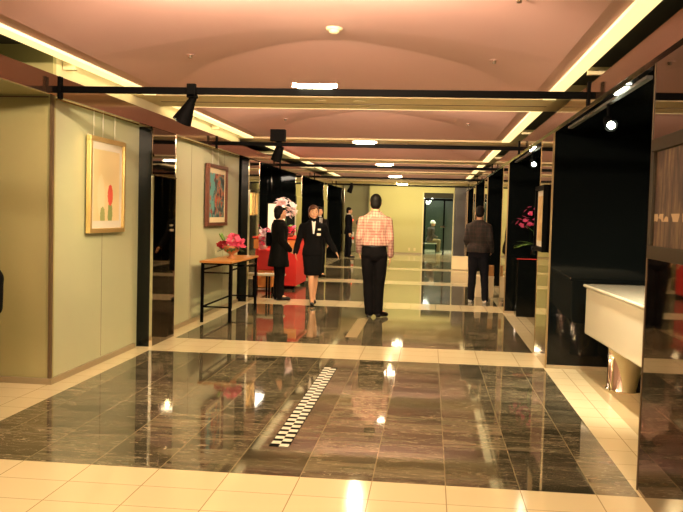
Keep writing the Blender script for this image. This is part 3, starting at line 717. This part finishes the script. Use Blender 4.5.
def person(label, loc, rz, H, S, arms, legs, skin='skin', hairm='hair', hair='short', head=(0, 0), tors=0, extra=None, body_w=1.0, shoes='shoe', lean=(0, 0), vox=.010, seat=False):
    """local: faces -y, feet at z 0; S is the outfit; arms/legs: [(joints)...] for (+x side, -x side)"""
    root = thing('person', label, 'person', loc, rz)
    s = H/1.715; root.scale = (s, s, s)
    bw = body_w; lx, ly = lean
    hz = S.get('hip', .88)
    def tz(z): return hz+(z-.88)
    def off(z): return (lx*max(0, z-.88)/.6, ly*max(0, z-.88)/.6)
    def secs(lst, grow): return [(tz(z), a*bw+grow, b+grow, off(z)[0], off(z)[1]+c) for z, a, b, c in lst]
    T = [(.80, .10, .085, .0), (.86, .160, .11, .01), (.96, .158, .108, .01), (1.06, .138, .094, 0), (1.16, .145, .10, 0), (1.27, .170, .112, 0), (1.36, .178, .100, .005), (1.41, .145, .082, .01), (1.445, .080, .062, .012)]
    ho = off(1.60); hc = Vector((ho[0], ho[1]-.008, tz(1.60)))
    hr = Matrix.Rotation(head[0], 3, 'Z') @ Matrix.Rotation(head[1], 3, 'X')
    def hp(x, y, z): return hc+hr @ Vector((x, y, z))
    # body
    bm = bmesh.new(); loft(bm, secs(T, 0))
    no = off(1.45); chain(bm, [(no[0], no[1]+.012, tz(1.42)), tuple(hp(0, .015, -.07))], [.058, .052])
    ball(bm, hc, 1, .075, .094, .112, sub=3, rot=hr); ball(bm, hp(0, -.030, -.055), 1, .056, .062, .060, rot=hr)
    ball(bm, hp(0, -.086, -.092), 1, .022, .016, .018, rot=hr)
    ball(bm, hp(0, -.100, -.018), 1, .013, .020, .017, rot=hr); tube(bm, hp(0, -.088, .012), hp(0, -.108, -.018), .008, .012, 8)
    for q in (-1, 1):
        ball(bm, hp(q*.077, .004, -.008), 1, .010, .020, .032, rot=hr)
        ball(bm, hp(q*.040, -.070, -.035), 1, .024, .022, .024, rot=hr)
    ball(bm, hp(0, -.084, .022), 1, .050, .014, .012, rot=hr)
    ball(bm, hp(0, -.094, -.055), 1, .024, .010, .007, rot=hr); ball(bm, hp(0, -.091, -.066), 1, .020, .010, .007, rot=hr)
    for q, a in zip((1, -1), arms):
        sh, el, wr, tp = a
        chain(bm, [sh, lerp(sh, el, .45), el, lerp(el, wr, .35), wr], [.052, .046, .037, .038, .026]); hand(bm, wr, tp, q)
    for q, l in zip((1, -1), legs):
        hi, kn, an, toe = l
        chain(bm, [hi, lerp(hi, kn, .5), kn, lerp(kn, an, .3), an], [.088, .074, .053, .056, .036])
        chain(bm, [an, (an[0]*.5+toe[0]*.5, an[1]*.5+toe[1]*.5, toe[2]+.035), toe], [.036, .033, .024])
    me = remesh(bm, vox, 'body'); me.materials.append(M[skin])
    b = bpy.data.objects.new('body', me); COL.objects.link(b); b.parent = root
    def part(name, bm, m, vx=.013, wr=0):
        me = remesh(bm, vx, name, wr); me.materials.append(M[m]); o = bpy.data.objects.new(name, me); COL.objects.link(o); o.parent = root; return o
    # face details
    if head is not None:
        for q in (-1, 1):
            bm = bmesh.new(); ball(bm, hp(q*.031, -.082, .006), 1, .014, .009, .007, rot=hr); e = link('eye', bm, 'whitecloth', root, smooth=True)
            bm = bmesh.new(); ball(bm, hp(q*.031, -.089, .006), 1, .0065, .004, .0065, rot=hr); link('iris', bm, 'hair', e, smooth=True)
            bm = bmesh.new(); tube(bm, hp(q*.016, -.094, .030), hp(q*.048, -.082, .030), .004); link('eyebrow', bm, 'hair', root)
        bm = bmesh.new(); ball(bm, hp(0, -.100, -.060), 1, .022, .006, .006, rot=hr); link('lips', bm, 'redp' if hair != 'short' else 'terracotta', root, smooth=True)
    # hair
    bm = bmesh.new()
    if hair == 'short':
        ball(bm, hp(0, .012, .030), 1, .083, .096, .098, sub=3, rot=hr); ball(bm, hp(0, .040, -.015), 1, .078, .066, .085, sub=3, rot=hr)
    elif hair == 'bob':
        ball(bm, hp(0, .030, .035), 1, .094, .098, .102, sub=3, rot=hr); ball(bm, hp(0, .050, -.03), 1, .090, .068, .10, sub=3, rot=hr)
        for q in (-1, 1): ball(bm, hp(q*.076, .02, .01), 1, .018, .045, .055, rot=hr)
        ball(bm, hp(-.03, -.062, .075), 1, .055, .030, .026, rot=hr)
    elif hair == 'hat':
        ball(bm, hp(0, .005, .055), 1, .10, .11, .085, sub=3, rot=hr); ball(bm, hp(0, 0, .02), 1, .13, .14, .022, sub=3, rot=hr)
    me = remesh(bm, .009, 'hair', .003); me.materials.append(M['whitecloth' if hair == 'hat' else hairm])
    h = bpy.data.objects.new('hat' if hair == 'hat' else 'hair', me); COL.objects.link(h); h.parent = root
    # top
    top, tm, tlen, tg = S['top']           # name, material, hem z, growth
    bm = bmesh.new()
    TT = [q for q in T if q[0] > tlen]
    fl = S.get('flare', .02)
    low = [(tlen, .150+fl, .105+fl, .01), (tlen+.10, .155+fl*.8, .105+fl*.8, .01)] if tlen < .93 else [(tlen, .158, .108, .01)]
    up = [q for q in T if q[0] > tlen+.12 and q[0] >= .93] + [(1.475, .062, .060, .012)]
    loft(bm, secs(low+up, tg))
    for q, a in zip((1, -1), arms):
        sh, el, wr, tp = a
        ball(bm, lerp(sh, (0, sh[1], sh[2]), .3), .056+tg*.4)
        chain(bm, [sh, lerp(sh, el, .5), el, lerp(el, wr, .5), lerp(el, wr, .95)], [.054+tg*.3, .053+tg*.3, .050+tg*.3, .045+tg*.3, .041+tg*.25])
    part(top, bm, tm, .012, .008)
    # bottom
    bn, bmt, hem = S['bottom']
    bm = bmesh.new()
    if bn == 'skirt':
        k0 = Vector(lerp(legs[0][0], legs[0][1], .5)); k1 = Vector(lerp(legs[1][0], legs[1][1], .5)); cx = (k0.x+k1.x)/2; cy = (k0.y+k1.y)/2
        loft(bm, [(hem, .155, .135, cx*1.3, cy*1.3), (hem+.10, .160, .135, cx, cy), (.86, .175, .125, 0, .01), (1.0, .155, .115, 0, .01), (1.06, .145, .105, 0, 0)])
    else:
        loft(bm, secs([(.79, .11, .09, .0), (.86, .165, .115, .01), (.97, .160, .112, .01), (1.02, .150, .105, 0)], .008))
        for l in legs:
            hi, kn, an, toe = l; a2 = (an[0], an[1]+.004, max(.065, an[2]-.02))
            chain(bm, [hi, lerp(hi, kn, .5), kn, lerp(kn, a2, .5), a2], [.102, .092, .074, .068, .064])
    part(bn, bm, bmt, .012, .008)
    for l in legs:
        hi, kn, an, toe = l
        bm = bmesh.new(); an2 = Vector((an[0], an[1]+.02, toe[2]+.03)); tv = Vector((toe[0], toe[1], toe[2]+.008))
        chain(bm, [tuple(an2), tuple(an2.lerp(tv, .5)), tuple(tv)], [.040, .040, .033]); ball(bm, (an[0], an[1]+.01, toe[2]+.055), .045)
        if S.get('heel'): tube(bm, (an[0], an[1]+.035, toe[2]+.03), (an[0], an[1]+.045, toe[2]-.02), .020, .010, 8)
        else: box(bm, an[0]-.034, an[0]+.034, an[1]-.03, an[1]+.055, toe[2]-.022, toe[2]+.03)
        part('shoe', bm, shoes, .009)
    if extra: extra(root, part, hp, tz)
    return root
LEG = lambda x, y=0: [(.088, 0, .87), (x, y-.005, .47), (x, y+.01, .09), (x+.025, y-.16, .025)]
def legs2(x=.10, y0=0, y1=0):
    a = LEG(x, y0); b = [(-p[0], p[1], p[2]) for p in LEG(x, y1)]; return [a, b]
ARM = lambda q=1, dx=.04, fy=-.03: [(q*.190, .01, 1.365), (q*(.190+dx), .035, 1.10), (q*(.19+dx*1.1), fy, .865), (q*(.185+dx), fy-.035, .695)]

# man in the pink check shirt, seen from behind
def belt(root, part, hp, tz):
    bm = bmesh.new(); loft(bm, [(.985, .172, .124, 0, .01), (1.015, .168, .122, 0, .01)]); link('belt', bm, 'shoe', root)
    bm = bmesh.new(); loft(bm, [(1.455, .070, .066, 0, .008), (1.49, .064, .062, 0, .012)]); link('collar', bm, 'check_shirt', root)
person('man in a pink checked shirt and black trousers standing with his back to us', (-.80, 12.27, 0), math.pi+.06, 1.80,
       dict(top=('shirt', 'check_shirt', 1.00, .022), bottom=('trousers', 'trouser', 0)),
       [[(.178, .01, 1.355), (.215, .04, 1.12), (.215, -.05, .91), (.185, -.12, .78)], [(-.178, .01, 1.355), (-.215, .04, 1.11), (-.225, -.04, .86), (-.215, -.08, .69)]],
       [[(.088, 0, .87), (.075, -.02, .47), (.05, .01, .09), (.06, -.15, .025)], [(-.088, 0, .87), (-.085, -.005, .47), (-.075, -.0, .09), (-.19, -.10, .025)]], extra=belt, body_w=1.05)
# woman in dark coat facing right/away
def coat_extra(root, part, hp, tz):
    bm = bmesh.new()
    box(bm, .17, .27, -.02, .20, .98, 1.24)
    me = remesh(bm, .012, 'shoulder_bag', .006); me.materials.append(M['black']); o = bpy.data.objects.new('shoulder_bag', me); COL.objects.link(o); o.parent = root
    for z in (1.05, .93):
        bm = bmesh.new(); ball(bm, (-.05, -.165, z), .012); link('button', bm, 'paper', root)
person('woman in a long black coat and black trousers standing with her back half turned', (-2.55, 14.14, 0), 1.95, 1.60,
       dict(top=('coat', 'coat', .62, .040), bottom=('trousers', 'trouser', 0), flare=.045),
       [ARM(1, .03, .03), [(-.190, .01, 1.365), (-.23, -.0, 1.10), (-.20, -.16, .93), (-.16, -.27, .86)]],
       legs2(.085, .0, -.02), hair='bob', hairm='hair', extra=coat_extra, body_w=1.22)
# walking woman in the black suit
def suit_extra(root, part, hp, tz):
    bm = bmesh.new()      # blouse V, scarf, badge
    v = [bm.verts.new(p) for p in ((-.035, -.090, 1.455), (.035, -.090, 1.455), (.012, -.140, 1.24), (-.012, -.140, 1.24), (-.03, -.06, 1.455), (.03, -.06, 1.455), (.01, -.10, 1.24), (-.01, -.10, 1.24))]
    for q in ((0, 1, 2, 3), (7, 6, 5, 4), (0, 4, 5, 1), (1, 5, 6, 2), (2, 6, 7, 3), (3, 7, 4, 0)): bm.faces.new([v[i] for i in q])
    link('blouse', bm, 'whitecloth', root)
    bm = bmesh.new(); loft(bm, [(1.44, .062, .062, 0, .0), (1.50, .066, .068, 0, .0), (1.53, .058, .060, 0, .0)]); ball(bm, (0, -.075, 1.46), .03); part('scarf', bm, 'suit', .010)
    bm = bmesh.new(); box(bm, .055, .12, -.150, -.140, 1.21, 1.25); box(bm, .07, .12, -.148, -.140, 1.30, 1.33); link('name_badge', bm, 'badge', root)
person('woman in a black skirt suit with a name badge walking towards us', (-1.88, 13.50, 0), .18, 1.62,
       dict(top=('jacket', 'suit', .86, .018), bottom=('skirt', 'suit', .53), flare=.015, heel=True),
       [[(.185, .01, 1.365), (.27, .05, 1.13), (.40, .02, .93), (.47, -.03, .81)], [(-.185, .01, 1.365), (-.25, .03, 1.11), (-.30, -.06, .90), (-.28, -.12, .76)]],
       [[(.080, 0, .87), (.05, -.02, .48), (.035, .14, .14), (.05, .02, .05)], [(-.080, 0, .87), (-.02, -.12, .48), (.0, -.10, .105), (.0, -.24, .03)]],
       hair='bob', hairm='hair_brown', head=(.10, 0), extra=suit_extra)
# man behind her
def shirt_extra(root, part, hp, tz):
    bm = bmesh.new(); loft(bm, [(1.45, .066, .066, 0, .008), (1.50, .058, .060, 0, .010)]); link('shirt_collar', bm, 'whitecloth', root)
    bm = bmesh.new(); box(bm, -.03, .03, -.128, -.10, 1.22, 1.45); link('shirt_front', bm, 'whitecloth', root)
    bm = bmesh.new(); box(bm, -.012, .012, -.135, -.12, 1.22, 1.45); link('tie', bm, 'navy', root)
person('man in a dark suit half hidden behind the walking woman', (-2.60, 19.6, 0), .5, 1.66,
       dict(top=('jacket', 'suit', .80, .022), bottom=('trousers', 'suit', 0)), [ARM(1), ARM(-1)], legs2(.10), hair='short', extra=shirt_extra)
person('man in a dark suit standing far back near the grey wall cabinet', (-2.80, 28.9, 0), math.pi/2+.1, 1.74,
       dict(top=('jacket', 'navy', .80, .022), bottom=('trousers', 'navy', 0)), [ARM(1), ARM(-1)], legs2(.10, .05, -.05), hair='short', extra=shirt_extra, vox=.012)
person('man in dark plaid shirt and jeans at right, seen from behind', (.86, 14.95, 0), math.pi-.35, 1.70,
       dict(top=('shirt', 'plaid_shirt', .90, .028), bottom=('trousers', 'navy', 0)),
       [[(.178, .01, 1.355), (.22, .04, 1.12), (.20, -.10, .95), (.15, -.18, .88)], [(-.178, .01, 1.355), (-.225, .05, 1.12), (-.22, -.08, .92), (-.18, -.17, .84)]],
       [[(.088, 0, .87), (.10, 0, .47), (.11, .0, .09), (.13, -.16, .025)], [(-.088, 0, .87), (-.12, -.02, .47), (-.16, .03, .09), (-.18, -.13, .025)]],
       head=(.25, .25), shoes='sneaker', body_w=1.05, skin='skin_dark')
# seated person beyond the doorway on a bench
t = thing('bench', 'small dark bench under the person seated beyond the far doorway', 'bench', (.0, 35.2, 0))
link('seat', B(-.28, .30, -.2, .2, .355, .395), 'whitecloth', t, bevel=.01)
for x in (-.24, .26):
    for y in (-.16, .16): link('leg', B(x-.02, x+.02, y-.02, y+.02, 0, .355), 'black', t)
person('person in a brown coat and white hat seated on the bench beyond the far doorway', (.0, 35.2, 0), math.pi*.62, 1.66,
       dict(top=('coat', 'greycoat', .84, .03), bottom=('trousers', 'khaki', 0), hip=.53),
       [[(.190, -.01, 1.01), (.24, .0, .78), (.16, -.22, .68), (.08, -.34, .66)], [(-.190, -.01, 1.01), (-.24, .0, .78), (-.16, -.22, .68), (-.08, -.34, .66)]],
       [[(.088, 0, .53), (.11, -.40, .51), (.11, -.40, .09), (.13, -.56, .025)], [(-.088, 0, .53), (-.11, -.40, .51), (-.11, -.38, .09), (-.13, -.54, .025)]],
       hair='hat', lean=(0, -.10), vox=.014, shoes='sneaker')
# sliver of a person at the left edge
person('person in black clothing at the left edge of the picture, only an arm showing', (-3.085, 5.2, 0), -math.pi/2, 1.68,
       dict(top=('jacket', 'suit', .78, .022), bottom=('trousers', 'suit', 0)), [[(.19, .01, 1.365), (.23, .155, 1.02), (.22, .165, .80), (.21, .12, .64)], [(-.19, .01, 1.365), (-.23, .155, 1.02), (-.22, .165, .80), (-.21, .12, .64)]], legs2(.09), hair='short')
